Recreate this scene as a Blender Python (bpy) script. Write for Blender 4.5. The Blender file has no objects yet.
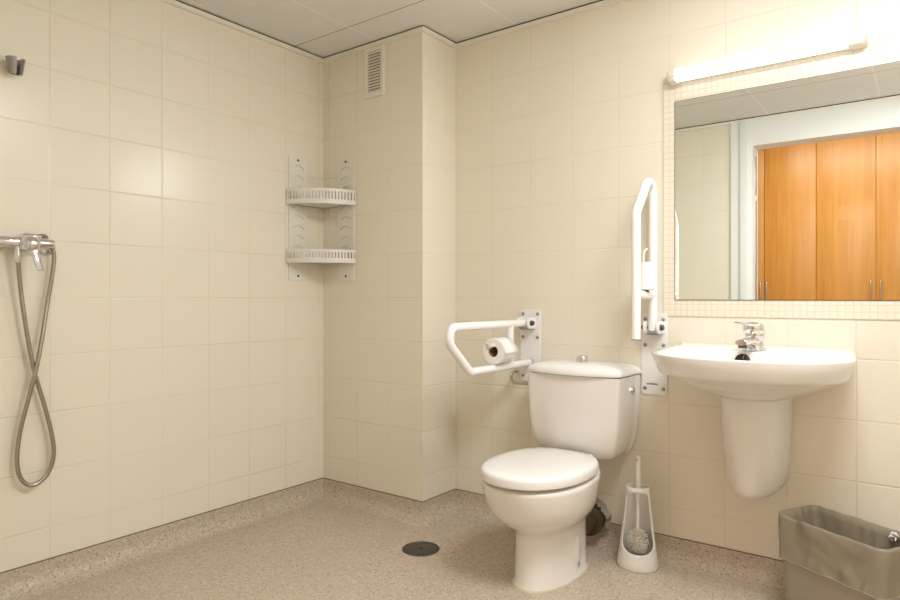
import bpy, bmesh, math, random
from mathutils import Vector, Matrix
random.seed(7)
C = bpy.context.scene.collection
S = bpy.context.scene
PI = math.pi
XL, YB, YP, XP, XR, YF = -2.468, 2.475, 2.228, -1.82, 0.45, 0.258
ZC = 2.21
H = 1.0   # height of the lens above the floor; a horizontal tile joint runs at the same height

# ---------------------------------------------------------------- materials
def new_mat(name):
    m = bpy.data.materials.new(name); m.use_nodes = True
    nt = m.node_tree
    b = nt.nodes['Principled BSDF']
    return m, nt, b

def plain(name, col, rough=0.4, metal=0.0, spec=0.5, coat=0.0, **kw):
    m, nt, b = new_mat(name)
    b.inputs['Base Color'].default_value = (*col, 1)
    b.inputs['Roughness'].default_value = rough
    b.inputs['Metallic'].default_value = metal
    b.inputs['Specular IOR Level'].default_value = spec
    b.inputs['Coat Weight'].default_value = coat
    for k, v in kw.items():
        b.inputs[k].default_value = v
    return m

def N(nt, t, **kw):
    n = nt.nodes.new(t)
    for k, v in kw.items():
        setattr(n, k, v)
    return n

def math_node(nt, op, a, b=None, c=None):
    n = nt.nodes.new('ShaderNodeMath'); n.operation = op
    for i, v in enumerate((a, b, c)):
        if v is None: continue
        if isinstance(v, (int, float)): n.inputs[i].default_value = v
        else: nt.links.new(v, n.inputs[i])
    return n.outputs[0]

def mix_col(nt, fac, a, b):
    n = nt.nodes.new('ShaderNodeMix'); n.data_type = 'RGBA'
    if isinstance(fac, (int, float)): n.inputs[0].default_value = fac
    else: nt.links.new(fac, n.inputs[0])
    for i, v in ((6, a), (7, b)):
        if isinstance(v, tuple): n.inputs[i].default_value = (*v, 1)
        else: nt.links.new(v, n.inputs[i])
    return n.outputs[2]

def pos_xyz(nt):
    g = N(nt, 'ShaderNodeNewGeometry')
    s = N(nt, 'ShaderNodeSeparateXYZ')
    nt.links.new(g.outputs['Position'], s.inputs[0])
    return g.outputs['Position'], s.outputs

def joint_dist(nt, coord, off, pitch):
    """distance in metres to the nearest joint of a regular grid"""
    u = math_node(nt, 'DIVIDE', math_node(nt, 'SUBTRACT', coord, off), pitch)
    f = math_node(nt, 'FRACT', u)
    d = math_node(nt, 'MINIMUM', f, math_node(nt, 'SUBTRACT', 1.0, f))
    return math_node(nt, 'MULTIPLY', d, pitch), u

def smooth_line(nt, d, w0, w1):
    n = N(nt, 'ShaderNodeMapRange', interpolation_type='SMOOTHSTEP')
    nt.links.new(d, n.inputs[0])
    n.inputs[1].default_value = w0; n.inputs[2].default_value = w1
    n.inputs[3].default_value = 1.0; n.inputs[4].default_value = 0.0
    return n.outputs[0]

TILE_COL = (0.815, 0.762, 0.648)
GROUT_COL = (0.735, 0.67, 0.535)
def tile_mat(name, axis, off, pitch, zoff=H, zp=0.2, col=TILE_COL, grout=GROUT_COL, w=0.0013, wave=1.0, grout_amt=0.8, vertical=True, rough=0.25):
    m, nt, b = new_mat(name)
    p, xyz = pos_xyz(nt)
    dz, uz = joint_dist(nt, xyz[2], zoff, zp)
    if vertical:
        du, uu = joint_dist(nt, xyz[axis], off, pitch)
        d = math_node(nt, 'MINIMUM', du, dz)
    else:
        uu = math_node(nt, 'MULTIPLY', xyz[axis], 0.01)
        d = dz
    line = smooth_line(nt, d, w * 0.6, w * 2.2)
    # joints are painted over in places: their contrast wanders along the wall
    no = N(nt, 'ShaderNodeTexNoise'); no.inputs['Scale'].default_value = 1.9
    nt.links.new(p, no.inputs['Vector'])
    mk = N(nt, 'ShaderNodeMapRange'); nt.links.new(no.outputs[0], mk.inputs[0])
    mk.inputs[1].default_value = 0.40; mk.inputs[2].default_value = 0.62; mk.inputs[3].default_value = 0.42; mk.inputs[4].default_value = 1.0
    amt = math_node(nt, 'MULTIPLY', line, math_node(nt, 'MULTIPLY', mk.outputs[0], grout_amt))
    # each tile a hair different
    cmb = N(nt, 'ShaderNodeCombineXYZ')
    nt.links.new(math_node(nt, 'FLOOR', uu), cmb.inputs[0]); nt.links.new(math_node(nt, 'FLOOR', uz), cmb.inputs[1])
    wn = N(nt, 'ShaderNodeTexWhiteNoise', noise_dimensions='3D'); nt.links.new(cmb.outputs[0], wn.inputs[0])
    v = math_node(nt, 'MULTIPLY_ADD', wn.outputs[0], 0.05, 0.0)
    c1 = mix_col(nt, v, col, (col[0]*0.86, col[1]*0.84, col[2]*0.78))
    c2 = mix_col(nt, amt, c1, grout)
    nt.links.new(c2, b.inputs['Base Color'])
    b.inputs['Roughness'].default_value = rough
    b.inputs['Specular IOR Level'].default_value = 0.5
    # relief: pillowed edges and a slightly wavy glaze, and a slight lean of each tile
    n2 = N(nt, 'ShaderNodeTexNoise'); n2.inputs['Scale'].default_value = 9.0; n2.inputs['Detail'].default_value = 1.0
    nt.links.new(p, n2.inputs['Vector'])
    hgt = math_node(nt, 'MULTIPLY_ADD', math_node(nt, 'MULTIPLY', smooth_line(nt, d, 0.0, w * 3.2), mk.outputs[0]), -0.0011, math_node(nt, 'MULTIPLY', n2.outputs[0], 0.0007 * wave))
    bp = N(nt, 'ShaderNodeBump'); bp.inputs['Strength'].default_value = 1.0; bp.inputs['Distance'].default_value = 1.0
    nt.links.new(hgt, bp.inputs['Height']); nt.links.new(bp.outputs[0], b.inputs['Normal'])
    return m

M = {}
M['tile_left'] = tile_mat('tile_left', 1, 1.170, 0.2055)
M['tile_back'] = tile_mat('tile_back', 0, -1.410, 0.2020)
M['tile_box'] = tile_mat('tile_box', 0, -2.030, 0.2)
M['tile_box_side'] = tile_mat('tile_box_side', 1, 0, 1, vertical=False)
M['tile_front'] = tile_mat('tile_front', 0, -1.290, 0.2)
M['mosaic'] = None
def mosaic_mat():
    m, nt, b = new_mat('mosaic')
    p, xyz = pos_xyz(nt)
    dx, ux = joint_dist(nt, xyz[0], -0.826, 0.0222)
    dz, uz = joint_dist(nt, xyz[2], 0.931, 0.0222)
    d = math_node(nt, 'MINIMUM', dx, dz)
    line = smooth_line(nt, d, 0.0008, 0.0024)
    c = mix_col(nt, line, (0.80, 0.745, 0.63), (0.72, 0.645, 0.52))
    nt.links.new(c, b.inputs['Base Color']); b.inputs['Roughness'].default_value = 0.25
    bp = N(nt, 'ShaderNodeBump'); bp.inputs['Distance'].default_value = 1.0; bp.inputs['Strength'].default_value = 1.0
    nt.links.new(math_node(nt, 'MULTIPLY', smooth_line(nt, d, 0.0, 0.004), -0.0005), bp.inputs['Height'])
    nt.links.new(bp.outputs[0], b.inputs['Normal'])
    return m
M['mosaic'] = mosaic_mat()

def vinyl_mat(name, lip):
    m, nt, b = new_mat(name)
    p, xyz = pos_xyz(nt)
    def vor(scale, lo, hi):
        v = N(nt, 'ShaderNodeTexVoronoi'); v.inputs['Scale'].default_value = scale
        nt.links.new(p, v.inputs['Vector'])
        s = N(nt, 'ShaderNodeSeparateColor'); nt.links.new(v.outputs['Color'], s.inputs[0])
        mr = N(nt, 'ShaderNodeMapRange'); nt.links.new(s.outputs[0], mr.inputs[0])
        mr.inputs[1].default_value = lo; mr.inputs[2].default_value = hi
        return mr.outputs[0], s.outputs
    f1, s1 = vor(210.0, 0.0, 1.0)
    f2, s2 = vor(170.0, 0.90, 0.93)
    f3, s3 = vor(150.0, 0.90, 0.93)
    base = mix_col(nt, f1, (0.460, 0.375, 0.290), (0.615, 0.525, 0.43))
    c = mix_col(nt, math_node(nt, 'MULTIPLY', f2, 0.55), base, (0.20, 0.145, 0.105))
    c = mix_col(nt, math_node(nt, 'MULTIPLY', f3, 0.55), c, (0.74, 0.66, 0.56))
    no = N(nt, 'ShaderNodeTexNoise'); no.inputs['Scale'].default_value = 2.3; no.inputs['Detail'].default_value = 3
    nt.links.new(p, no.inputs['Vector'])
    c = mix_col(nt, math_node(nt, 'MULTIPLY', no.outputs[0], 0.18), c, (0.42, 0.33, 0.25))
    if lip:   # dark line of sealant along the top of the upturned vinyl
        e = math_node(nt, 'GREATER_THAN', xyz[2], 0.0885)
        c = mix_col(nt, math_node(nt, 'MULTIPLY', e, 0.9), c, (0.10, 0.075, 0.05))
    nt.links.new(c, b.inputs['Base Color'])
    b.inputs['Roughness'].default_value = 0.42
    b.inputs['Specular IOR Level'].default_value = 0.4
    n2 = N(nt, 'ShaderNodeTexNoise'); n2.inputs['Scale'].default_value = 260.0
    nt.links.new(p, n2.inputs['Vector'])
    bp = N(nt, 'ShaderNodeBump'); bp.inputs['Strength'].default_value = 0.35; bp.inputs['Distance'].default_value = 0.0012
    nt.links.new(n2.outputs[0], bp.inputs['Height']); nt.links.new(bp.outputs[0], b.inputs['Normal'])
    return m
M['vinyl'] = vinyl_mat('vinyl', False)
M['vinyl_up'] = vinyl_mat('vinyl_up', True)

def ceiling_mat():
    m, nt, b = new_mat('ceiling_panels')
    p, xyz = pos_xyz(nt)
    dx, _ = joint_dist(nt, xyz[0], -2.085, 0.612)
    dy, _ = joint_dist(nt, xyz[1], 2.032, 0.612)
    lx = smooth_line(nt, dx, 0.004, 0.006); ly = smooth_line(nt, dy, 0.0016, 0.0030)
    c = mix_col(nt, lx, (0.74, 0.73, 0.715), (0.84, 0.82, 0.78))
    c = mix_col(nt, ly, c, (0.17, 0.14, 0.11))
    nt.links.new(c, b.inputs['Base Color']); b.inputs['Roughness'].default_value = 0.6
    return m
M['ceiling'] = ceiling_mat()

def wood_mat():
    m, nt, b = new_mat('orange_wood')
    p, xyz = pos_xyz(nt)
    mp = N(nt, 'ShaderNodeMapping'); mp.inputs['Scale'].default_value = (14.0, 14.0, 0.9)
    nt.links.new(p, mp.inputs['Vector'])
    n1 = N(nt, 'ShaderNodeTexNoise'); n1.inputs['Scale'].default_value = 1.6; n1.inputs['Detail'].default_value = 5; n1.inputs['Distortion'].default_value = 0.6
    nt.links.new(mp.outputs[0], n1.inputs['Vector'])
    mp2 = N(nt, 'ShaderNodeMapping'); mp2.inputs['Scale'].default_value = (90.0, 90.0, 1.6)
    nt.links.new(p, mp2.inputs['Vector'])
    n2 = N(nt, 'ShaderNodeTexNoise'); n2.inputs['Scale'].default_value = 1.4; n2.inputs['Detail'].default_value = 3
    nt.links.new(mp2.outputs[0], n2.inputs['Vector'])
    f = math_node(nt, 'MULTIPLY_ADD', n2.outputs[0], 0.5, math_node(nt, 'MULTIPLY', n1.outputs[0], 0.5))
    r = N(nt, 'ShaderNodeValToRGB'); nt.links.new(f, r.inputs[0])
    r.color_ramp.elements[0].position = 0.30; r.color_ramp.elements[0].color = (0.66, 0.27, 0.045, 1)
    r.color_ramp.elements[1].position = 0.70; r.color_ramp.elements[1].color = (0.82, 0.39, 0.085, 1)
    nt.links.new(r.outputs[0], b.inputs['Base Color']); b.inputs['Roughness'].default_value = 0.32
    return m
M['wood'] = wood_mat()

M['porcelain'] = plain('porcelain', (0.80, 0.775, 0.735), 0.13, coat=0.3)
M['porcelain_seat'] = plain('seat_plastic', (0.84, 0.83, 0.81), 0.2)
M['white_enamel'] = plain('white_enamel', (0.86, 0.86, 0.85), 0.22)
M['white_paint'] = plain('white_paint', (0.80, 0.80, 0.79), 0.4)
M['white_plastic'] = plain('white_plastic', (0.80, 0.78, 0.73), 0.35)
M['rack_plastic'] = plain('rack_plastic', (0.78, 0.755, 0.70), 0.38)
M['lamp_plastic'] = plain('lamp_plastic', (0.82, 0.78, 0.70), 0.4)
M['chrome'] = plain('chrome', (0.74, 0.74, 0.75), 0.10, 1.0)
M['chrome_dull'] = plain('chrome_dull', (0.55, 0.53, 0.50), 0.28, 1.0)
M['hose'] = plain('hose_metal', (0.42, 0.385, 0.335), 0.25, 1.0)
M['screw'] = plain('screw_metal', (0.35, 0.34, 0.33), 0.35, 1.0)
M['black'] = plain('black_rubber', (0.012, 0.012, 0.012), 0.45)
M['dark'] = plain('dark_grey_plastic', (0.055, 0.055, 0.06), 0.4)
M['drain'] = plain('drain_metal', (0.095, 0.085, 0.075), 0.42, 0.6)
M['paper'] = plain('paper', (0.86, 0.85, 0.83), 0.9, spec=0.1)
M['card'] = plain('cardboard', (0.30, 0.20, 0.11), 0.9, spec=0.1)
M['bin_plastic'] = plain('bin_plastic', (0.35, 0.30, 0.245), 0.45)
M['bristle'] = plain('bristle', (0.74, 0.70, 0.60), 0.7)
M['pipe_olive'] = plain('pipe_olive', (0.06, 0.045, 0.018), 0.5)
M['mortar'] = plain('mortar', (0.42, 0.37, 0.30), 0.9, spec=0.1)
M['sealant'] = plain('sealant', (0.62, 0.53, 0.38), 0.6)
M['gap'] = plain('gap_shade', (0.03, 0.025, 0.02), 0.9, spec=0.0)  # near-black colour standing in for the shade inside gaps
M['mirror'] = plain('mirror_silver', (0.92, 0.96, 0.93), 0.0, 1.0)
M['hall_floor'] = plain('hall_floor', (0.42, 0.33, 0.25), 0.35)
M['foil'] = plain('foil', (0.75, 0.77, 0.80), 0.2, 0.9)
M['indicator'] = plain('blue_mark', (0.02, 0.06, 0.30), 0.3)
M['tape'] = plain('tape', (0.78, 0.38, 0.11), 0.16)
M['ink'] = plain('ink', (0.03, 0.03, 0.035), 0.5)
def emit_mat(name, col, strength):
    m, nt, b = new_mat(name)
    b.inputs['Base Color'].default_value = (0.9, 0.9, 0.9, 1)
    b.inputs['Emission Color'].default_value = (*col, 1)
    b.inputs['Emission Strength'].default_value = strength
    return m
M['lamp_glow'] = emit_mat('lamp_glow', (0.94, 0.975, 1.0), 110.0)
M['lamp_side'] = emit_mat('lamp_side', (0.92, 0.965, 1.0), 1.25)
def liner_mat():
    m, nt, b = new_mat('bin_liner_film')
    b.inputs['Base Color'].default_value = (0.35, 0.30, 0.22, 1)
    b.inputs['Roughness'].default_value = 0.38
    p, xyz = pos_xyz(nt)
    mp = N(nt, 'ShaderNodeMapping'); mp.inputs['Scale'].default_value = (1.0, 1.0, 0.45); mp.inputs['Rotation'].default_value = (0.5, 0.4, 0)
    nt.links.new(p, mp.inputs['Vector'])
    no = N(nt, 'ShaderNodeTexNoise', noise_type='RIDGED_MULTIFRACTAL'); no.inputs['Scale'].default_value = 11.0; no.inputs['Detail'].default_value = 3.0; no.inputs['Distortion'].default_value = 0.7
    nt.links.new(mp.outputs[0], no.inputs['Vector'])
    bp = N(nt, 'ShaderNodeBump'); bp.inputs['Strength'].default_value = 1.0; bp.inputs['Distance'].default_value = 0.03
    nt.links.new(no.outputs[0], bp.inputs['Height']); nt.links.new(bp.outputs[0], b.inputs['Normal'])
    t = N(nt, 'ShaderNodeBsdfTransparent'); t.inputs[0].default_value = (0.86, 0.82, 0.74, 1)
    mx = N(nt, 'ShaderNodeMixShader'); mx.inputs[0].default_value = 0.78
    out = nt.nodes['Material Output']
    nt.links.new(t.outputs[0], mx.inputs[1]); nt.links.new(b.outputs[0], mx.inputs[2])
    nt.links.new(mx.outputs[0], out.inputs['Surface'])
    return m
M['liner'] = liner_mat()

# ---------------------------------------------------------------- mesh helpers
def BM(): return bmesh.new()

def obj(name, bm, mat, parent=None, sharp=38, flat=False):
    bmesh.ops.recalc_face_normals(bm, faces=bm.faces[:])
    off = parent.matrix_world.translation.copy() if parent else Vector((0, 0, 0))
    p = parent
    off = Vector((0, 0, 0))
    while p is not None:
        off += Vector(p.location); p = p.parent
    for v in bm.verts: v.co -= off
    if not flat:
        for f in bm.faces: f.smooth = True
        for e in bm.edges:
            if len(e.link_faces) == 2 and e.calc_face_angle(0) > math.radians(sharp): e.smooth = False
    me = bpy.data.meshes.new(name); bm.to_mesh(me); bm.free()
    me.materials.append(M[mat] if isinstance(mat, str) else mat)
    o = bpy.data.objects.new(name, me); C.objects.link(o)
    if parent: o.parent = parent
    return o

def thing(name, label, cat, loc, group=None):
    o = bpy.data.objects.new(name, None); o.empty_display_size = 0.05; C.objects.link(o)
    o.location = loc; o['label'] = label; o['category'] = cat
    if group: o['group'] = group
    return o

def tag(o, label, cat, group=None):
    o['label'] = label; o['category'] = cat
    if group: o['group'] = group
    return o

def struct(name, bm, mat, label=None, flat=False):
    o = obj(name, bm, mat, flat=flat); o['kind'] = 'structure'
    if label: o['label'] = label
    return o

def box(bm, x0, x1, y0, y1, z0, z1, bev=0.0, seg=2, mat=None):
    r = bmesh.ops.create_cube(bm, size=1.0)
    vs = r['verts']
    for v in vs:
        v.co = Vector(((x0+x1)/2 + v.co.x*(x1-x0), (y0+y1)/2 + v.co.y*(y1-y0), (z0+z1)/2 + v.co.z*(z1-z0)))
    if bev > 0:
        es = list({e for v in vs for e in v.link_edges})
        r2 = bmesh.ops.bevel(bm, geom=es, offset=bev, segments=seg, profile=0.5, affect='EDGES')
        vs = list({v for f in r2['faces'] for v in f.verts} | {v for v in vs if v.is_valid})
    if mat is not None:
        for v in vs: v.co = mat @ v.co
    return vs

def cyl(bm, p0, p1, r0, r1=None, n=24, bev=0.0, cap=True):
    """solid of revolution between two points, with softened rims"""
    r1 = r0 if r1 is None else r1
    p0 = Vector(p0); p1 = Vector(p1)
    L = (p1 - p0).length
    prof = [(0, 0)] if cap else []
    if bev > 0: prof += [(r0-bev, 0), (r0-bev*0.3, bev*0.3), (r0, bev), (r1, L-bev), (r1-bev*0.3, L-bev*0.3), (r1-bev, L)]
    else: prof += [(r0, 0), (r1, L)]
    if cap: prof += [(0, L)]
    lathe(bm, prof, p0, p1 - p0, n)

def frame_of(d):
    d = Vector(d).normalized()
    a = Vector((0, 0, 1)) if abs(d.z) < 0.9 else Vector((1, 0, 0))
    u = d.cross(a).normalized(); v = d.cross(u).normalized()
    return u, v, d

def lathe(bm, prof, origin, axis=(0, 0, 1), n=32, sx=1.0, sy=1.0):
    """prof: (radius, distance along axis)"""
    o = Vector(origin); u, v, d = frame_of(axis)
    if abs(d.z) > 0.99: u, v = Vector((1, 0, 0)), Vector((0, 1, 0))
    rings = []
    for r, h in prof:
        if r <= 1e-7: rings.append([bm.verts.new(o + d*h)])
        else: rings.append([bm.verts.new(o + d*h + u*(r*sx*math.cos(2*PI*k/n)) + v*(r*sy*math.sin(2*PI*k/n))) for k in range(n)])
    skin(bm, rings)

def skin(bm, rings, closed=True):
    for a, b in zip(rings, rings[1:]):
        n = max(len(a), len(b))
        m = n if closed else n - 1
        for k in range(m):
            k2 = (k+1) % n
            try:
                if len(a) == 1 and len(b) == 1: continue
                if len(a) == 1: bm.faces.new((a[0], b[k2], b[k]))
                elif len(b) == 1: bm.faces.new((a[k], a[k2], b[0]))
                else: bm.faces.new((a[k], a[k2], b[k2], b[k]))
            except ValueError: pass

def loft(bm, rings, cap0=True, cap1=True, closed=True):
    vr = [[bm.verts.new(Vector(p)) for p in r] for r in rings]
    skin(bm, vr, closed)
    for flag, r in ((cap0, vr[0]), (cap1, vr[-1])):
        if flag:
            c = bm.verts.new(sum((v.co for v in r), Vector()) / len(r))
            for k in range(len(r)): bm.faces.new((r[k], r[(k+1) % len(r)], c))
    return vr

def catmull(pts, step=8, closed=False):
    pts = [Vector(p) for p in pts]; out = []
    n = len(pts)
    rng = range(n) if closed else range(n-1)
    for i in rng:
        if closed: p0, p1, p2, p3 = pts[(i-1) % n], pts[i], pts[(i+1) % n], pts[(i+2) % n]
        else: p0, p1, p2, p3 = pts[max(i-1, 0)], pts[i], pts[i+1], pts[min(i+2, n-1)]
        for k in range(step):
            t = k/step
            out.append(0.5*((2*p1) + (p2-p0)*t + (2*p0-5*p1+4*p2-p3)*t*t + (3*p1-p0-3*p2+p3)*t**3))
    if not closed: out.append(pts[-1])
    return out

def resample(pts, step):
    out = [pts[0].copy()]; need = step
    for a, b in zip(pts, pts[1:]):
        L = (b-a).length; pos = 0.0
        while L - pos >= need and L > 0:
            pos += need; out.append(a.lerp(b, pos/L)); need = step
        need -= (L - pos)
    out.append(pts[-1].copy())
    return out

def fillet(pts, radii, seg=8):
    pts = [Vector(p) for p in pts]; out = [pts[0]]
    for i in range(1, len(pts)-1):
        a, b, c = pts[i-1], pts[i], pts[i+1]
        d1 = (a-b).normalized(); d2 = (c-b).normalized()
        ang = d1.angle(d2); r = radii[i-1]
        t = min(r/math.tan(ang/2), (a-b).length*0.49, (c-b).length*0.49); r = t*math.tan(ang/2)
        ctr = b + (d1+d2).normalized()*(r/math.sin(ang/2))
        s = b+d1*t-ctr; e = b+d2*t-ctr
        tot = s.angle(e); ax = s.cross(e).normalized()
        for k in range(seg+1):
            out.append(ctr + Matrix.Rotation(tot*k/seg, 3, ax) @ s)
    out.append(pts[-1])
    return out

def tube(bm, pts, r, n=16, cap=True, rfun=None):
    pts = [Vector(p) for p in pts]
    tang = []
    for i in range(len(pts)):
        a = pts[max(i-1, 0)]; b = pts[min(i+1, len(pts)-1)]
        tang.append((b-a).normalized())
    u, v, _ = frame_of(tang[0])
    rings = []
    for i, p in enumerate(pts):
        t = tang[i]
        u = (u - t*u.dot(t)).normalized(); v = t.cross(u)
        rr = rfun(i) if rfun else r
        rings.append([p + u*(rr*math.cos(2*PI*k/n)) + v*(rr*math.sin(2*PI*k/n)) for k in range(n)])
    loft(bm, rings, cap, cap)

def prism(bm, poly, axis, a0, a1, holes=None):
    """extrude a polygon (2-D) along axis 0/1/2"""
    def P(p, a):
        if axis == 0: return Vector((a, p[0], p[1]))
        if axis == 1: return Vector((p[0], a, p[1]))
        return Vector((p[0], p[1], a))
    A = [bm.verts.new(P(p, a0)) for p in poly]; B = [bm.verts.new(P(p, a1)) for p in poly]
    n = len(poly)
    for k in range(n): bm.faces.new((A[k], A[(k+1) % n], B[(k+1) % n], B[k]))
    bm.faces.new(A); bm.faces.new(B)

def sphere(bm, c, r, seg=16, rings=10, scale=(1, 1, 1)):
    m = Matrix.Translation(Vector(c)) @ Matrix.Diagonal((r*scale[0], r*scale[1], r*scale[2], 1))
    bmesh.ops.create_uvsphere(bm, u_segments=seg, v_segments=rings, radius=1.0, matrix=m)

def rrect(cx, cy, hx, hy, r, seg=5):
    out = []
    for sx, sy, a0 in ((1, 1, 0), (-1, 1, 90), (-1, -1, 180), (1, -1, 270)):
        for k in range(seg+1):
            a = math.radians(a0 + 90*k/seg)
            out.append((cx + sx*(hx-r) + r*math.cos(a), cy + sy*(hy-r) + r*math.sin(a)))
    return out

# ---------------------------------------------------------------- the room
bm = BM(); box(bm, XL-0.1, XL, 0.13, YB+0.1, 0, 2.5); struct('wall_left', bm, 'tile_left', flat=True)
bm = BM(); box(bm, XL-0.1, XR+0.1, YB, YB+0.1, 0, 2.5); struct('wall_back', bm, 'tile_back', flat=True)
def quadwall(name, mat, p):
    bm = BM(); bm.faces.new([bm.verts.new(q) for q in p]); return struct(name, bm, mat, flat=True)
bm = BM(); prism(bm, [(XL, YP), (XP, YP), (XP-0.06, YP+0.06), (XL, YP+0.06)], 2, 0, 2.3); struct('wall_duct_front', bm, 'tile_box', flat=True)
bm = BM(); prism(bm, [(XP, YP), (XP, YB), (XP-0.06, YB), (XP-0.06, YP+0.06)], 2, 0, 2.3); struct('wall_duct_side', bm, 'tile_box_side', flat=True)
bm = BM(); box(bm, XR, XR+0.1, 0.13, YB+0.1, 0, 2.5); struct('wall_right', bm, 'tile_left', flat=True)
# wall with the doorway, one piece
DX0, DX1, DZ = -0.97, 0.20, 2.03
bm = BM(); prism(bm, [(XL-0.1, 0), (DX0, 0), (DX0, DZ), (DX1, DZ), (DX1, 0), (XR+0.1, 0), (XR+0.1, 2.5), (XL-0.1, 2.5)], 1, 0.13, YF)
struct('wall_front', bm, 'tile_front', flat=True)
bm = BM(); box(bm, XL-0.1, XR+0.1, 0.13, YB+0.1, -0.08, 0); struct('floor', bm, 'vinyl', flat=True)
bm = BM(); box(bm, XL-0.1, XR+0.1, YF-0.02, YB+0.1, ZC, ZC+0.05); struct('ceiling', bm, 'ceiling', flat=True)

# upturned vinyl skirting with a coved foot, one per wall
path = [(XL, YF), (XL, YP), (XP, YP), (XP, YB), (XR, YB), (XR, YF)]
mit = [(1, 0), (1, -1), (1, -1), (1, -1), (-1, -1), (-1, 0)]
prof = [(0.0, 0.0915), (0.0035, 0.0915), (0.004, 0.062)]
for k in range(9):
    a = PI/2*k/8
    prof.append((0.062 - 0.058*math.cos(a), 0.0605 - 0.060*math.sin(a)))
prof.append((0.064, 0.0))
prof.append((0.0, 0.0))
sides = ['left', 'duct_front', 'duct_side', 'back', 'right']
for i, sd in enumerate(sides):
    bm = BM()
    r = [[(path[j][0]+mit[j][0]*n, path[j][1]+mit[j][1]*n, z) for n, z in prof] for j in (i, i+1)]
    a = [bm.verts.new(p) for p in r[0]]; b = [bm.verts.new(p) for p in r[1]]
    for k in range(len(a)): bm.faces.new((a[k], a[(k+1) % len(a)], b[(k+1) % len(a)], b[k]))
    bm.faces.new(a); bm.faces.new(b)
    struct('baseboard_'+sd, bm, 'vinyl_up')
# edge trim between wall and suspended ceiling, with a shadow gap above
tprof = [(0.0, ZC-0.024), (0.018, ZC-0.024), (0.018, ZC-0.006), (0.004, ZC-0.006), (0.004, ZC), (0.0, ZC)]
path2 = path + [(XL, YF)]
mit2 = [(1, 1), (1, -1), (1, -1), (1, -1), (-1, -1), (-1, 1), (1, 1)]
for i in range(6):
    bm = BM()
    a = [bm.verts.new((path2[i][0]+mit2[i][0]*n, path2[i][1]+mit2[i][1]*n, z)) for n, z in tprof]
    b = [bm.verts.new((path2[i+1][0]+mit2[i+1][0]*n, path2[i+1][1]+mit2[i+1][1]*n, z)) for n, z in tprof]
    for k in range(len(a)): bm.faces.new((a[k], a[(k+1) % len(a)], b[(k+1) % len(a)], b[k]))
    bm.faces.new(a); bm.faces.new(b)
    struct('trim_%d' % (i+1), bm, 'lamp_plastic')
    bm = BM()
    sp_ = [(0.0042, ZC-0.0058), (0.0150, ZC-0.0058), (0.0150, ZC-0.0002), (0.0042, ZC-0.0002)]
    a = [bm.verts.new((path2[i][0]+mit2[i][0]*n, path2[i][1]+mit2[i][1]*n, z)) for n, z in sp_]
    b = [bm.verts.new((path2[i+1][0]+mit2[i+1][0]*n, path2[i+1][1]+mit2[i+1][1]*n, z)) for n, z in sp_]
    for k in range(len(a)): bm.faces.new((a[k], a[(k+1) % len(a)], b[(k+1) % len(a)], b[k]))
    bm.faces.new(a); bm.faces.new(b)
    struct('trim_%d' % (i+11), bm, 'gap')  # dark strip laid in the gap, its shade put into the colour
# white door surround reaching the ceiling
bm = BM(); prism(bm, [(-1.096, 0), (DX0+0.012, 0), (DX0+0.012, DZ-0.012), (DX1-0.012, DZ-0.012), (DX1-0.012, 0), (0.33, 0), (0.33, ZC-0.024), (-1.096, ZC-0.024)], 1, 0.12, YF+0.018)
struct('door_1', bm, 'white_paint', flat=True)
bm = BM(); box(bm, -1.036, -0.975, YF+0.018, YF+0.034, 0, ZC-0.03, 0.004); struct('trim_7', bm, 'white_paint')
# strike plate channel on the jamb
bm = BM(); box(bm, DX0+0.012, DX0+0.015, 0.165, 0.205, 1.70, 1.96, 0.001); box(bm, DX0+0.012, DX0+0.015, 0.165, 0.205, 0.3, 1.66, 0.001)
struct('trim_8', bm, 'chrome_dull')

# hallway behind the door
bm = BM(); box(bm, -2.3, 1.5, -1.75, 0.13, -0.08, 0); struct('floor_hall', bm, 'hall_floor', flat=True)
bm = BM(); box(bm, -2.3, 1.5, -1.75, 0.13, 2.5, 2.58); struct('ceiling_hall', bm, 'white_paint', flat=True)
bm = BM(); box(bm, -2.3, -2.2, -1.75, 0.13, 0, 2.5); struct('wall_hall_left', bm, 'white_paint', flat=True)
bm = BM(); box(bm, 1.4, 1.5, -1.75, 0.13, 0, 2.5); struct('wall_hall_right', bm, 'white_paint', flat=True)
bm = BM(); box(bm, -2.3, 1.5, -1.75, -1.65, 0, 2.5); struct('wall_hall_back', bm, 'white_paint', flat=True)

# wardrobe in the hallway, seen in the mirror
WY = -1.02
w = thing('wardrobe', 'tall orange wood wardrobe with bar handles, reflected in the mirror', 'wardrobe', (-0.5, WY-0.3, 0))
bm = BM(); box(bm, -1.94, 0.93, WY-0.6, WY-0.02, 0, 2.42, 0.003); obj('carcass', bm, 'wood', w)
edges = [-1.93, -1.535, -1.135, -0.750, -0.345, 0.06, 0.49, 0.92]
hand = [-1, 1, -1, 1, -1, 1, -1]
# handles sit beside the seams at -1.135 and -0.345
for i in range(7):
    x0, x1 = edges[i]+0.002, edges[i+1]-0.002
    bm = BM(); box(bm, x0, x1, WY-0.02, WY, 0.08, 2.40, 0.0012)
    d = obj('door', bm, 'wood', w)
    hx = {0: x1-0.02, 1: x1-0.022, 2: x0+0.022, 3: x1-0.03, 4: x0+0.03, 5: x1-0.03, 6: x0+0.03}[i]
    bm = BM(); tube(bm, fillet([(hx, WY, 0.985), (hx, WY+0.028, 0.985), (hx, WY+0.028, 1.135), (hx, WY, 1.135)], [0.008, 0.008], 4), 0.0055, 10)
    obj('handle', bm, 'chrome', d)
    if i == 3:
        bm = BM(); box(bm, -0.60, -0.47, WY, WY+0.0006, 1.62, 1.73); obj('clear_tape', bm, 'tape', d)

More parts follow.
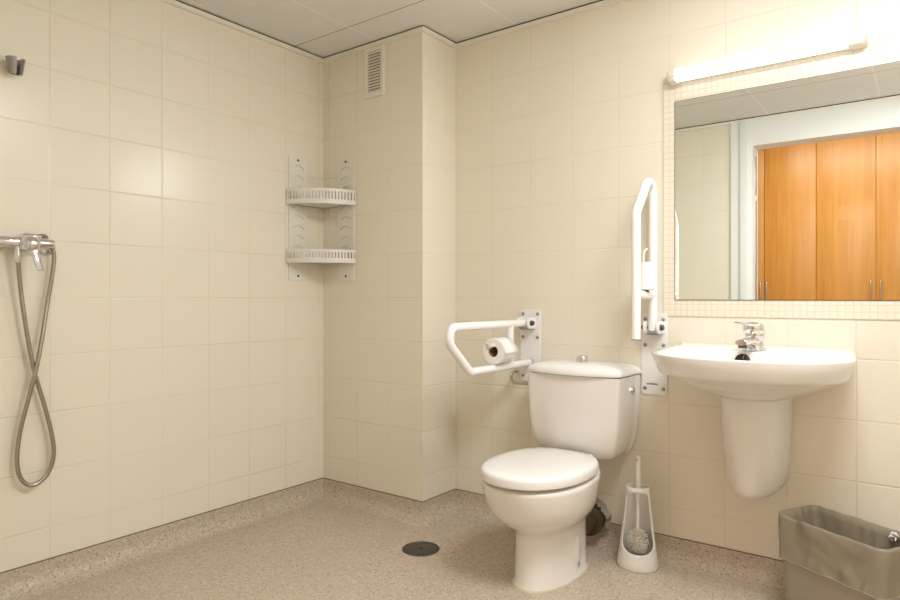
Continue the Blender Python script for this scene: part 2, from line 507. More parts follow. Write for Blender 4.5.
# ---------------------------------------------------------------- mirror and mosaic border
MX0, MX1, MZ0, MZ1 = -0.7816, 0.03, 0.992, 1.7456
bm = BM()
def ring_frame(bm, o, i, y0, y1):
    (ox0, ox1, oz0, oz1), (ix0, ix1, iz0, iz1) = o, i
    R = []
    for y in (y1, y0):
        R.append([bm.verts.new(p) for p in ((ox0, y, oz0), (ox1, y, oz0), (ox1, y, oz1), (ox0, y, oz1))])
        R.append([bm.verts.new(p) for p in ((ix0, y, iz0), (ix1, y, iz0), (ix1, y, iz1), (ix0, y, iz1))])
    for a, b in ((0, 1), (1, 3), (3, 2), (2, 0)):
        for k in range(4):
            bm.faces.new((R[a][k], R[a][(k+1) % 4], R[b][(k+1) % 4], R[b][k]))
ring_frame(bm, (-0.826, 0.075, 0.931, 1.846), (MX0, MX1, MZ0, MZ1), YB-0.004, YB)
struct('trim_9', bm, 'mosaic', flat=True)
t = thing('wall_mirror', 'large frameless mirror above the washbasin, reflecting an orange wardrobe', 'mirror', ((MX0+MX1)/2, YB, MZ0))
bm = BM(); box(bm, MX0, MX1, YB-0.007, YB-0.0005, MZ0, MZ1); obj('edge_backing', bm, 'dark', t, flat=True)
bm = BM(); bm.faces.new([bm.verts.new(p) for p in ((MX0+0.002, YB-0.0075, MZ0+0.002), (MX1-0.002, YB-0.0075, MZ0+0.002), (MX1-0.002, YB-0.0075, MZ1-0.002), (MX0+0.002, YB-0.0075, MZ1-0.002))])
obj('glass', bm, 'mirror', t, flat=True)

# ---------------------------------------------------------------- lamp over the mirror
LX0, LX1, LZ = -0.802, -0.165, 1.832
LY0, LY1 = YB-0.058, YB-0.004
t = thing('wall_lamp', 'lit white tube lamp fixed on the wall over the mirror', 'lamp', ((LX0+LX1)/2, YB, LZ))
bm = BM(); box(bm, LX0+0.02, LX1-0.02, YB-0.022, LY1, LZ-0.017, LZ+0.018, 0.003); obj('housing', bm, 'lamp_plastic', t)
bm = BM()
sec = [(YB-0.022, LZ-0.021), (YB-0.048, LZ-0.020), (YB-0.048, LZ+0.021), (YB-0.022, LZ+0.022)]
prism(bm, sec, 0, LX0+0.036, LX1-0.05); df = obj('diffuser', bm, 'lamp_side', t)
bm = BM()
bm.faces.new([bm.verts.new(p) for p in ((LX0+0.036, YB-0.0484, LZ-0.0195), (LX1-0.05, YB-0.0484, LZ-0.0195), (LX1-0.05, YB-0.0484, LZ+0.0205), (LX0+0.036, YB-0.0484, LZ+0.0205))])
obj('front_lens', bm, 'lamp_glow', df)
for x0, x1 in ((LX0, LX0+0.036), (LX1-0.05, LX1)):
    bm = BM()
    out = x0 if x0 == LX0 else x1
    inn = x1 if x0 == LX0 else x0
    rings = []
    for f, sc in ((0, 1.0), (0.55, 0.97), (0.85, 0.86), (1.0, 0.66)):
        rings.append([(inn + (out-inn)*f, YB-0.004-(0.056*sc)*yy, LZ + 0.025*sc*zz) for yy, zz in ((0, -1), (0.55, -1), (0.85, -0.8), (1, 0), (0.85, 0.8), (0.55, 1), (0, 1))])
    loft(bm, rings)
    obj('end_cap', bm, 'lamp_plastic', t)

# ---------------------------------------------------------------- ventilation grille
t = thing('vent_grille', 'white slatted vent grille high on the boxed out wall corner', 'vent', (-2.111, YP, 1.955))
gx0, gx1, gz0, gz1 = -2.166, -2.048, 1.950, 2.185
bm = BM(); ring_frame(bm, (gx0, gx1, gz0, gz1), (gx0+0.017, gx1-0.017, gz0+0.022, gz1-0.018), YP-0.011, YP); obj('frame', bm, 'lamp_plastic', t)
bm = BM(); box(bm, gx0+0.012, gx1-0.012, YP-0.003, YP, gz0+0.012, gz1-0.012); obj('duct_shade', bm, 'gap', t)  # dark plate behind the slats, painted as the shade of the duct
for k in range(14):
    z = gz0+0.030 + k*(gz1-gz0-0.055)/13
    bm = BM(); prism(bm, [(YP-0.0025, z+0.0075), (YP-0.010, z-0.005), (YP-0.0085, z-0.0065), (YP-0.001, z+0.006)], 0, gx0+0.0165, gx1-0.0165); obj('slat', bm, 'lamp_plastic', t)

# ---------------------------------------------------------------- corner rack
t = thing('corner_shelf_rack', 'white plastic corner rack with two slotted trays on notched wall strips', 'shelf', (XL, YP, 1.085))
def strip(along, z0, z1):
    """notched hanging strip; along maps (distance from corner, out from wall, z)"""
    bm = BM()
    a0, a1 = 0.112, 0.222
    th = 0.005
    # the sheet with arched slots cut out row by row: built as a grid of cells around each slot
    def cell(q): return along(*q)
    rows = []
    pitch = 0.0485
    z = z1 - 0.042
    slots = []
    while z > z0 + 0.075:
        slots.append(z); z -= pitch
    m = 0.016
    zs_prev = z1
    nseg = 10
    def sheet(pts):
        f = [bm.verts.new(along(a, th, zz)) for a, zz in pts]
        b = [bm.verts.new(along(a, 0.0005, zz)) for a, zz in pts]
        bm.faces.new(f); bm.faces.new(b)
        for k in range(len(f)): bm.faces.new((f[k], f[(k+1) % len(f)], b[(k+1) % len(f)], b[k]))
    top = z1
    for sz in slots:
        # arch: flat lower edge at sz-0.012, arched upper edge
        arc = [(a0+m + (a1-a0-2*m)*k/nseg, sz-0.012 + 0.020*math.sin(PI*k/nseg)**0.7) for k in range(nseg+1)]
        zt = top; zb = sz-0.012
        # above the arch: column quads
        for k in range(nseg):
            sheet([arc[k], arc[k+1], (arc[k+1][0], zt), (arc[k][0], zt)])
        sheet([(a0, zb), (a0+m, zb), (a0+m, zt), (a0, zt)])
        sheet([(a1-m, zb), (a1, zb), (a1, zt), (a1-m, zt)])
        # tongue below the slot, bent outward
        sheet([(a0+m, zb)] + [(a0+m + (a1-a0-2*m)*k/nseg*1.0, zb + max(0.0004, (arc[k][1]-zb)-0.0058)) for k in range(nseg+1)][1:-1] + [(a1-m, zb)])
        top = zb
    sheet([(a0, z0), (a1, z0), (a1, top), (a0, top)])
    bmesh.ops.remove_doubles(bm, verts=bm.verts[:], dist=0.0002)
    o = obj('wall_strip', bm, 'rack_plastic', t, flat=True)
    for zz in (z1-0.010, z0+0.022):
        bm = BM(); p0 = along((a0+a1)/2, th-0.001, zz); p1 = along((a0+a1)/2, th+0.002, zz); cyl(bm, p0, p1, 0.0055, n=12); obj('screw', bm, 'ink', o)
LW = lambda a, o, z: Vector((XL+o, YP-a, z))
BW = lambda a, o, z: Vector((XL+a, YP-o, z))
strip(LW, 1.085, 1.678); strip(BW, 1.085, 1.678)
for zb, zt in ((1.452, 1.520), (1.172, 1.231)):
    A = 0.239
    # front line: gently bowed arc between the two walls
    ctr_b = 0.052
    def front(u, inset=0.0):
        # u 0..1 from the left wall (x out 0, a A) to the right wall
        p = Vector((XL+0.006 + (A-0.006)*u, YP-0.006 - (A-0.006)*(1-u), 0))
        n = Vector((1, -1, 0)).normalized()
        return p + n*(ctr_b*(1-(2*u-1)**2) - inset)
    s = obj('shelf_tray', BM(), 'rack_plastic', t)
    bpy.data.objects.remove(s)
    bm = BM()
    nf = 24
    pts = [front(k/nf) for k in range(nf+1)] + [Vector((XL+0.006, YP-0.006, 0))]
    a = [bm.verts.new((p.x, p.y, zb)) for p in pts]; b = [bm.verts.new((p.x, p.y, zb+0.006)) for p in pts]
    bm.faces.new(a); bm.faces.new(b)
    for k in range(len(a)): bm.faces.new((a[k], a[(k+1) % len(a)], b[(k+1) % len(a)], b[k]))
    s = obj('shelf_tray', bm, 'rack_plastic', t)
    # slotted front rail
    bm = BM()
    def rail(u0, u1, z0, z1, n):
        fr = [[], [], [], []]
        for k in range(n+1):
            u = u0 + (u1-u0)*k/n
            o_, i_ = front(u), front(u, 0.006)
            for lst, p, z in ((fr[0], o_, z0), (fr[1], o_, z1), (fr[2], i_, z1), (fr[3], i_, z0)):
                lst.append(bm.verts.new((p.x, p.y, z)))
        for a_, b_ in ((0, 1), (1, 2), (2, 3), (3, 0)):
            for k in range(n): bm.faces.new((fr[a_][k], fr[a_][k+1], fr[b_][k+1], fr[b_][k]))
        bm.faces.new([f[0] for f in fr]); bm.faces.new([f[n] for f in fr])
    rail(0, 1, zb-0.004, zb+0.018, 30); rail(0, 1, zt-0.012, zt, 30)
    ns = 22
    for k in range(ns+1):
        u = k/ns; hw = 0.0115 if 0 < k < ns else 0.016
        rail(max(0, u-hw), min(1, u+hw), zb+0.017, zt-0.011, 2)
    obj('front_rail', bm, 'rack_plastic', s)
    for side in (LW, BW):
        bm = BM()
        ps = [side(0.01, 0.006, zb), side(A, 0.006, zb), side(A, 0.006, zt), side(0.01, 0.006, zt)]
        qs = [side(0.01, 0.011, zb), side(A, 0.011, zb), side(A, 0.011, zt), side(0.01, 0.011, zt)]
        f = [bm.verts.new(p) for p in ps]; g = [bm.verts.new(p) for p in qs]
        bm.faces.new(f); bm.faces.new(g)
        for k in range(4): bm.faces.new((f[k], f[(k+1) % 4], g[(k+1) % 4], g[k]))
        obj('side_rail', bm, 'rack_plastic', s)

# ---------------------------------------------------------------- shower handset bracket
t = thing('handset_bracket', 'small chrome handset bracket high on the tiled wall', 'bracket', (XL, 0.83, 1.76))
hy, hz = 0.846, 1.768
bm = BM(); cyl(bm, (XL+0.0005, hy, hz-0.002), (XL+0.03, hy, hz-0.002), 0.017, 0.014, 20, 0.002); obj('wall_mount', bm, 'chrome', t)
bm = BM()
rings = []
for f, hw, hd in ((-1, 0.020, 0.016), (-0.4, 0.023, 0.018), (0.4, 0.026, 0.020), (1, 0.029, 0.022)):
    z = hz + f*0.026
    ang0 = 28
    pts = []
    # open C section, gap facing out and along the wall
    for k in range(21):
        a = math.radians(ang0 + (360-2*ang0)*k/20 + 20)
        pts.append((XL+0.038+hd*math.cos(a), hy+hw*math.sin(a), z))
    for k in range(20, -1, -1):
        a = math.radians(ang0 + (360-2*ang0)*k/20 + 20)
        pts.append((XL+0.038+0.62*hd*math.cos(a), hy+0.62*hw*math.sin(a), z))
    rings.append(pts)
vr = [[bm.verts.new(p) for p in r] for r in rings]; skin(bm, vr); bm.faces.new(vr[0]); bm.faces.new(vr[-1])
obj('clip', bm, 'screw', t)

# ---------------------------------------------------------------- shower mixer and hose
t = thing('shower_mixer', 'chrome single lever shower mixer on the tiled wall', 'tap', (XL, 0.871, 1.18))
mz = 1.182
for y in (0.790, 0.950):
    bm = BM(); lathe(bm, [(0, 0.0005), (0.031, 0.0005), (0.031, 0.004), (0.026, 0.012), (0.016, 0.016), (0, 0.016)], (XL, y, mz-0.006), (1, 0, 0), 28); obj('rosette', bm, 'chrome', t)
    bm = BM(); tube(bm, fillet([(XL+0.012, y, mz-0.006), (XL+0.042, y, mz-0.004), (XL+0.048, y+(0.03 if y < 0.85 else -0.03), mz)], [0.012], 5), 0.014, 16); obj('inlet', bm, 'chrome', t)
bm = BM(); lathe(bm, [(0, 0), (0.014, 0), (0.0175, 0.006), (0.018, 0.05), (0.022, 0.075), (0.022, 0.10), (0.018, 0.125), (0.0175, 0.165), (0.014, 0.172), (0, 0.172)], (XL+0.048, 0.784, mz+0.003), (0, 1, 0), 24); obj('body', bm, 'chrome', t)
bm = BM(); lathe(bm, [(0, 0), (0.026, 0), (0.0285, 0.01), (0.029, 0.024), (0.027, 0.036), (0.021, 0.046), (0.011, 0.052), (0, 0.054)], (XL+0.055, 0.872, mz-0.006), (1, 0.12, 0.10), 28)
lv = obj('lever', bm, 'chrome', t)
bm = BM()
P = [(XL+0.090, 0.880, mz-0.016), (XL+0.094, 0.885, mz-0.042), (XL+0.102, 0.890, mz-0.068), (XL+0.110, 0.894, mz-0.090)]
rings = []
for (x, y, z), hw, hd in zip(P, (0.017, 0.0135, 0.0115, 0.0115), (0.010, 0.008, 0.007, 0.006)):
    rings.append([(x+hd*math.cos(a)*0.9, y+hw*math.sin(a), z+hd*math.cos(a)*0.3) for a in [2*PI*k/16 for k in range(16)]])
loft(bm, rings); obj('lever_grip', bm, 'chrome', lv)
bm = BM(); cyl(bm, (XL+0.052, 0.8475, mz-0.046), (XL+0.052, 0.8475, mz-0.012), 0.011, n=16); obj('outlet', bm, 'chrome', t)

t = thing('shower_hose', 'crossed loop of ribbed metal shower hose hanging from the mixer', 'hose', (XL, 0.87, 0.6))
HX = XL + 0.030
hose_px = [(18, 259), (20, 284), (23, 308), (28, 340), (35, 374), (44.5, 406), (52, 436), (53.5, 456), (48, 473), (38, 483), (28, 485), (19.5, 476), (17, 458), (20, 432), (27.5, 402), (35, 374), (41, 344), (47, 306), (52, 276), (54, 258), (52, 247), (47, 240)]
def on_left(px, py, X):
    tt = (px-450)/644
    y = X*(0.8007+0.599*tt)/(0.8007*tt-0.599)
    d = -0.599*X+0.8007*y
    return Vector((X, y, H+(298-py)/644*d))
HP = []
n = len(hose_px)
for i, (a, b) in enumerate(hose_px):
    X = HX + (0.022 if i == 0 else 0.014*max(0, 1-i/5))
    if i == 15: X += 0.014      # the second run crosses in front of the first
    if i in (14, 16): X += 0.009
    if i >= n-4: X += 0.012*(i-(n-5))/4
    HP.append(on_left(a, b, X))
HP.append(Vector((XL+0.030, 0.935, mz+0.030))); HP.append(Vector((XL+0.022, 0.905, mz+0.026))); 
hp = resample(catmull(HP, 12), 0.0022)
bm = BM(); tube(bm, hp, 0.0075, 10, rfun=lambda i: 0.0076 if i % 2 else 0.0066); obj('hose_tube', bm, 'hose', t, sharp=180)
bm = BM(); cyl(bm, HP[0]+Vector((0, 0, -0.012)), HP[0]+Vector((0, 0, 0.012)), 0.0095, 0.0125, 6, 0.001); obj('nut', bm, 'chrome', t)
bm = BM(); cyl(bm, hp[-1]+Vector((0.003, 0.022, 0)), hp[-1]+Vector((-0.003, -0.028, 0.0)), 0.009, 0.012, 16, 0.001); obj('cone_nut', bm, 'chrome', t)

# ---------------------------------------------------------------- toilet
TX = -1.115
def V(x, v, z): return (TX+x, YB-v, z)
def egg(hw, vf, vb, z, n=40, back=0.62, p=2.3, vc=None):
    """plan outline: rounded front, narrower squared back"""
    vc = vb + (vf-vb)*0.42 if vc is None else vc
    out = []
    for k in range(n):
        a = 2*PI*k/n
        c, s = math.cos(a), math.sin(a)
        if s >= 0:
            x = hw*math.copysign(abs(c)**(2/2.15), c); v = vc + (vf-vc)*abs(s)**(2/2.15)
        else:
            e = 2/3.2
            taper = 1-(1-back)*abs(s)**1.3
            x = hw*math.copysign(abs(c)**e, c)*taper; v = vc - (vc-vb)*abs(s)**e
        out.append(V(x, v, z))
    return out
toilet = thing('toilet', 'white close coupled toilet with the lid shut, against the back wall', 'toilet', (TX, YB-0.35, 0))
bm = BM()
rings = [egg(0.104, 0.572, 0.20, 0.001, back=0.9), egg(0.103, 0.570, 0.20, 0.012, back=0.9), egg(0.097, 0.564, 0.20, 0.022, back=0.9),
         egg(0.095, 0.562, 0.20, 0.10, back=0.9), egg(0.094, 0.560, 0.195, 0.165, back=0.88), egg(0.098, 0.564, 0.18, 0.195, back=0.78),
         egg(0.122, 0.594, 0.155, 0.212, back=0.55, vc=0.39), egg(0.147, 0.628, 0.14, 0.236, back=0.42, vc=0.41), egg(0.165, 0.655, 0.125, 0.265, back=0.34, vc=0.43), egg(0.175, 0.671, 0.11, 0.30, back=0.30, vc=0.445),
         egg(0.180, 0.682, 0.09, 0.335, back=0.30, vc=0.45), egg(0.183, 0.687, 0.08, 0.354, back=0.30, vc=0.45), egg(0.183, 0.688, 0.08, 0.364, back=0.30, vc=0.45), egg(0.177, 0.681, 0.085, 0.370, back=0.30, vc=0.45)]
loft(bm, rings)
bowl = obj('bowl', bm, 'porcelain', toilet, sharp=60)
# moulded side recess with its bolt cap, both flanks
for s in (-1, 1):
    bm = BM()
    rr = []
    for f, sc in ((0, 1), (1, 0.8)):
        rr.append([V(s*(0.0945+0.004*f), 0.345+0.030*sc*math.cos(2*PI*k/24), 0.085+0.062*sc*math.sin(2*PI*k/24)) for k in range(24)])
    vr2 = loft(bm, rr, cap0=False, cap1=True); obj('side_boss', bm, 'porcelain', bowl)
    bm = BM(); cyl(bm, V(s*0.095, 0.345, 0.045), V(s*0.1015, 0.345, 0.045), 0.007, n=14); obj('fixing_bolt', bm, 'chrome_dull', bowl)
bm = BM()
lp = [egg(0.107, 0.577, 0.195, 0.0005, back=0.9), egg(0.1025, 0.571, 0.198, 0.007, back=0.9)]
loft(bm, lp); obj('sealant_line', bm, 'sealant', bowl)
# seat ring
bm = BM()
vcS = 0.46
so = lambda z, k: egg(0.176*k, 0.476+(0.690-0.476)*k, 0.476-(0.476-0.232)*k, z, back=0.80, vc=0.45)
def inner(z): return [V(0.115*math.cos(2*PI*k/40), 0.475+0.15*math.sin(2*PI*k/40), z) for k in range(40)]
vr = loft(bm, [inner(0.3845), so(0.3845, 0.88), so(0.3855, 0.90), so(0.391, 0.90), so(0.3925, 0.885), inner(0.3925), inner(0.3845)], False, False)
obj('seat', bm, 'porcelain_seat', toilet)
for v, xs in ((0.635, (-0.07, 0.07)), (0.36, (-0.148, 0.148))):
    for x in xs:
        bm = BM(); cyl(bm, V(x*0.85, 0.45+(v-0.45)*0.9, 0.369), V(x*0.85, 0.45+(v-0.45)*0.9, 0.3845), 0.009, n=12); obj('seat_bumper', bm, 'white_plastic', toilet)
bm = BM()
lo = lambda z, k: egg(0.183*k, 0.47+(0.700-0.47)*k, 0.47-(0.47-0.215)*k, z, back=0.80, vc=0.45)
loft(bm, [lo(0.394, 0.90), lo(0.394, 0.965), lo(0.385, 0.972), lo(0.384, 0.995), lo(0.388, 1.0), lo(0.407, 1.0), lo(0.414, 0.985), lo(0.418, 0.95), lo(0.421, 0.8), lo(0.4225, 0.5)])
obj('lid', bm, 'porcelain_seat', toilet)
for x in (-0.075, 0.075):
    bm = BM(); cyl(bm, V(x-0.016, 0.212, 0.399), V(x+0.016, 0.212, 0.399), 0.011, n=16, bev=0.002); obj('hinge', bm, 'porcelain_seat', toilet)
    bm = BM(); cyl(bm, V(x, 0.212, 0.372), V(x, 0.212, 0.394), 0.010, n=14); obj('hinge_post', bm, 'porcelain_seat', toilet)
# cistern: bowed front, tapering rounded foot
def tank_out(hw, vf, z, vb=0.012, n=48, bow=0.026, rc=0.03):
    pts = []
    seq = []
    # back edge, then sides, then bowed front, corners eased by catmull
    seq = [(-hw*0.97, vb), (0, vb), (hw*0.97, vb), (hw, vb+0.02), (hw, (vf-bow)*0.62), (hw*0.985, vf-bow-0.012), (hw*0.94, vf-bow+0.006), (hw*0.72, vf-bow*0.48), (hw*0.38, vf-bow*0.12), (0, vf),
           (-hw*0.38, vf-bow*0.12), (-hw*0.72, vf-bow*0.48), (-hw*0.94, vf-bow+0.006), (-hw*0.985, vf-bow-0.012), (-hw, (vf-bow)*0.62), (-hw, vb+0.02)]
    return [V(p.x-0.006, p.y, z) for p in catmull([(a, b, 0) for a, b in seq], 4, True)]
bm = BM()
loft(bm, [tank_out(0.112, 0.145, 0.3745, bow=0.03), tank_out(0.135, 0.165, 0.379, bow=0.03), tank_out(0.154, 0.182, 0.392), tank_out(0.170, 0.194, 0.415), tank_out(0.182, 0.204, 0.45), tank_out(0.190, 0.209, 0.50),
          tank_out(0.196, 0.213, 0.60), tank_out(0.199, 0.215, 0.700)])
cist = obj('cistern', bm, 'porcelain', toilet, sharp=60)
bm = BM(); tk = lambda k, z: [(TX+(p[0]-TX)*k, YB-0.1+(p[1]-YB+0.1)*k, z) for p in tank_out(0.203, 0.232, z, vb=0.004, bow=0.046)]
loft(bm, [tk(0.96, 0.7035), tk(0.99, 0.7035), tk(1.0, 0.707), tk(1.0, 0.713), tk(0.985, 0.721), tk(0.95, 0.728), tk(0.87, 0.735), tk(0.70, 0.742), tk(0.40, 0.7465)])
obj('cistern_lid', bm, 'porcelain_seat', toilet, sharp=60)
bm = BM(); box(bm, TX-0.185, TX+0.185, YB-0.18, YB-0.02, 0.699, 0.704); obj('lid_gap_shade', bm, 'gap', toilet)  # dark slab painting the shade between cistern and lid
bm = BM(); lathe(bm, [(0, 0), (0.025, 0), (0.025, 0.004), (0.023, 0.006), (0.0225, 0.018), (0.020, 0.022), (0.0, 0.022)], V(0.0, 0.105, 0.747), (0, 0, 1), 28); fb = obj('flush_button', bm, 'chrome', toilet)
bm = BM(); box(bm, TX-0.001, TX+0.001, YB-0.125, YB-0.085, 0.768, 0.7695); obj('button_split', bm, 'dark', fb)
bm = BM(); cyl(bm, V(0.188, 0.075, 0.645), V(0.200, 0.075, 0.645), 0.013, n=6, bev=0.001); obj('inlet_nut', bm, 'chrome_dull', toilet)

# water pipe behind the cistern
bm = BM(); tube(bm, fillet([(-1.477, YB-0.0005, 0.675), (-1.477, YB-0.055, 0.675), (-1.477, YB-0.055, 0.630), (-1.315, YB-0.055, 0.630)], [0.02, 0.022], 6), 0.0065, 12)
t = thing('water_supply_pipe', 'thin bent chrome water pipe running into the left of the cistern', 'pipe', (-1.38, YB, 0.62))
obj('pipe', bm, 'chrome_dull', t)
bm = BM(); lathe(bm, [(0, 0), (0.010, 0), (0.010, 0.016), (0.0075, 0.019), (0, 0.019)], (-1.311, YB-0.055, 0.630), (-1, 0, 0), 6); obj('nut', bm, 'chrome', t)

# waste pipe in the broken skirting behind the toilet
t = thing('waste_pipe', 'dark olive waste pipe in a rough mortar hole behind the toilet', 'pipe', (-1.095, YB-0.1, 0.11))
bm = BM(); lathe(bm, [(0.034, 0.0), (0.038, 0.0), (0.038, 0.118), (0.050, 0.1185), (0.058, 0.122), (0.059, 0.130), (0.058, 0.145), (0.050, 0.150), (0.050, 0.212)], (-1.100, 2.262, 0.110), (0, 1, 0), 32); obj('pipe', bm, 'pipe_olive', t)
bm = BM()
nr = 40
rA, rB, rC = [], [], []
for k in range(nr):
    a = 2*PI*k/nr; j = random.uniform(-0.006, 0.008); j2 = random.uniform(-0.01, 0.008)
    rA.append((-1.100+0.050*math.cos(a), 2.445+j2, 0.110+0.050*math.sin(a)))
    rB.append((-1.100+(0.061+j)*math.cos(a), 2.432+j2, 0.110+(0.061+j)*math.sin(a)))
    rC.append((-1.100+(0.064+j)*math.cos(a), 2.474, 0.110+(0.064+j)*math.sin(a)))
loft(bm, [rA, rB, rC], False, False); obj('mortar_ring', bm, 'mortar', t, flat=True)

# ---------------------------------------------------------------- grab bars
def grab_bar(label, X, folded, platecx):
    """s runs outward from the pivot, q across the loop"""
    PY, PZ = YB-0.050, 0.888 if folded else 0.892
    if folded: L = lambda s, q, x=0.0: Vector((X+x, PY-q, PZ+s))
    else: L = lambda s, q, x=0.0: Vector((X+x, PY-s, PZ-q))
    t = thing('grab_bar', label, 'grab bar', (platecx, YB, 0.628), 'hinged grab bars either side of the toilet')
    # wall plate
    bm = BM(); prism(bm, rrect(platecx, 0.784 if folded else 0.793, 0.050, 0.157, 0.010), 1, YB-0.006, YB-0.0003); pl = obj('wall_plate', bm, 'white_enamel', t)
    for z in ((0.918, 0.818, 0.650) if folded else (0.931, 0.829, 0.660)):
        for sx in (-0.036, 0.036):
            bm = BM(); lathe(bm, [(0, 0), (0.0075, 0), (0.007, 0.002), (0.004, 0.0045), (0, 0.005)], (platecx+sx, YB-0.0062, z), (0, -1, 0), 14); obj('screw', bm, 'screw', pl)
    # hinge ears and bolt
    for sx in (-1, 1):
        bm = BM()
        x0 = X + sx*0.0215; x1 = X + sx*0.0290
        prism(bm, rrect(YB-0.040, PZ, 0.036, 0.024, 0.020, 6), 0, min(x0, x1), max(x0, x1)); obj('hinge_ear', bm, 'white_enamel', t)
        bm = BM(); cyl(bm, (X+sx*0.0292, PY, PZ), (X+sx*0.043, PY, PZ), 0.012, 0.009, 18, 0.002); obj('bolt_cap', bm, 'dark', t)
    bm = BM(); cyl(bm, (X-0.029, PY, PZ), (X+0.029, PY, PZ), 0.006, n=12); obj('pivot_pin', bm, 'screw', t)
    bm = BM(); box(bm, X-0.021, X+0.021, PY-0.012, YB-0.0065, PZ-0.0275, PZ-0.0245); obj('stop_bracket', bm, 'screw', t)
    # tube loop
    pts = fillet([L(-0.012, 0), L(0.538, 0), L(0.552, 0.056), L(0.415, 0.175), L(-0.036, 0.175)], [0.046, 0.045, 0.05], 8)
    bm = BM(); tube(bm, pts, 0.0162, 20); lp = obj('bar', bm, 'white_enamel', t, sharp=50)
    bm = BM(); a = L(-0.036, 0.175); b = L(-0.0385, 0.175); cyl(bm, a, b, 0.0165, n=20); obj('end_stop', bm, 'black', lp)
    bm = BM(); tube(bm, [L(0.125, 0.006), L(0.125, 0.169)], 0.0155, 16, cap=False); obj('cross_bar', bm, 'white_enamel', t)
    return t, L, pl
t, L, pl = grab_bar('white hinged grab bar folded down, holding the toilet roll', -1.408, False, -1.408)
bm = BM(); tube(bm, [L(0.136, 0.106), L(0.200, 0.106)], 0.007, 12); obj('roll_spindle', bm, 'white_plastic', t)
t, L, pl = grab_bar('white hinged grab bar folded upright, beside the mirror', -0.850, True, -0.860)
bm = BM()
o = L(0.142, 0.0875, 0.004)
lathe(bm, [(0, 0), (0.031, 0), (0.0345, 0.004), (0.034, 0.010), (0.025, 0.098), (0.0225, 0.102), (0, 0.103)], o, (0, 0, 1), 28); cn = obj('roll_holder', bm, 'white_plastic', t)
bm = BM(); tube(bm, catmull([o+Vector((-0.006, -0.006, 0.098)), o+Vector((-0.006, -0.006, 0.128)), o+Vector((-0.003, -0.001, 0.144)), o+Vector((0.004, 0.008, 0.152))], 6), 0.0036, 10); obj('hook', bm, 'white_plastic', cn)
bm = BM(); cyl(bm, o+Vector((0, 0, -0.008)), o, 0.012, n=16); obj('holder_foot', bm, 'dark', cn)
# small printed mark at the foot of the right plate
cu = bpy.data.curves.new('mark', 'FONT'); cu.body = 'mediclinics'; cu.size = 0.0115; cu.align_x = 'CENTER'; cu.extrude = 0.0002; cu.offset = 0.0003
tmp = bpy.data.objects.new('mark', cu); C.objects.link(tmp)
dg = bpy.context.evaluated_depsgraph_get()
me = bpy.data.meshes.new_from_object(tmp.evaluated_get(dg))
bpy.data.objects.remove(tmp)
bm = BM(); bm.from_mesh(me)
for v in bm.verts: v.co = Vector((-0.868+v.co.x*0.85, YB-0.0064-v.co.z, 0.664+v.co.y))
obj('printed_mark', bm, 'ink', pl, flat=True)

# toilet roll on the folded-down bar
RC = Vector((-1.404, 0, 0.786)); ry0, ry1 = 2.165, 2.258
t = thing('toilet_roll', 'white toilet paper roll on the folded down grab bar', 'toilet paper', (RC.x, ry0, RC.z-0.05))
bm = BM(); lathe(bm, [(0.0225, 0), (0.050, 0), (0.0518, 0.0015), (0.0518, 0.0915), (0.050, 0.093), (0.0225, 0.093), (0.0225, 0)], (RC.x, ry0, RC.z), (0, 1, 0), 48); obj('paper', bm, 'paper', t)
bm = BM(); lathe(bm, [(0.0210, 0.0005), (0.0224, 0.0005), (0.0224, 0.0925), (0.0210, 0.0925), (0.0210, 0.0005)], (RC.x, ry0, RC.z), (0, 1, 0), 32); obj('cardboard_core', bm, 'card', t)
bm = BM()
r1 = []
for k in range(9):
    a = math.radians(70 - 78*k/8)
    rr = 0.0523 + 0.006*max(0, (k-5)/3)
    r1.append((RC.x+rr*math.cos(a), RC.z+rr*math.sin(a)))
A = [bm.verts.new((x, ry0+0.0005, z)) for x, z in r1]; B = [bm.verts.new((x, ry1+0.001, z)) for x, z in r1]
for k in range(8): bm.faces.new((A[k], A[k+1], B[k+1], B[k]))
ls = obj('loose_sheet', bm, 'paper', t); md = ls.modifiers.new('s', 'SOLIDIFY'); md.thickness = 0.0008
# torn tongue of paper folded into the core
bm = BM()
A = [bm.verts.new(p) for p in ((RC.x-0.036, ry0-0.001, RC.z+0.028), (RC.x-0.030, ry0-0.001, RC.z+0.004), (RC.x-0.004, ry0-0.002, RC.z+0.016), (RC.x+0.012, ry0-0.001, RC.z+0.022), (RC.x+0.004, ry0-0.0005, RC.z+0.034))]
bm.faces.new(A); ls = obj('torn_flap', bm, 'paper', t); md = ls.modifiers.new('s', 'SOLIDIFY'); md.thickness = 0.0007

# ---------------------------------------------------------------- toilet brush and holder
BX, BY = -0.880, 2.345
t = thing('brush_holder', 'white open fronted toilet brush holder on the floor beside the toilet', 'brush holder', (BX, BY, 0))
bm = BM()
face = math.atan2(-0.93, 0.36)     # the opening looks out into the room
def hr(z):   # outer radius by height
    if z < 0.012: return 0.073+0.003*z/0.012
    return 0.076 - 0.033*((z-0.012)/(0.300-0.012))**0.85
zs = [0.0, 0.004, 0.012, 0.03, 0.05, 0.062, 0.0625, 0.0635, 0.065, 0.068, 0.075, 0.085, 0.10, 0.13, 0.17, 0.21, 0.25, 0.270, 0.279, 0.284]
def gap(z):  # half angle of the opening
    if z <= 0.062: return 0.0
    if z < 0.10:
        u = (z-0.062)/0.038
        return math.radians(63)*math.sqrt(max(0, 1-(1-u)**2))
    if z > 0.262:
        u = (z-0.262)/0.022
        return math.radians(58)*math.sqrt(max(0, 1-u*u))
    return math.radians(63 - 5*(z-0.10)/0.162)
n = 40
rings = []
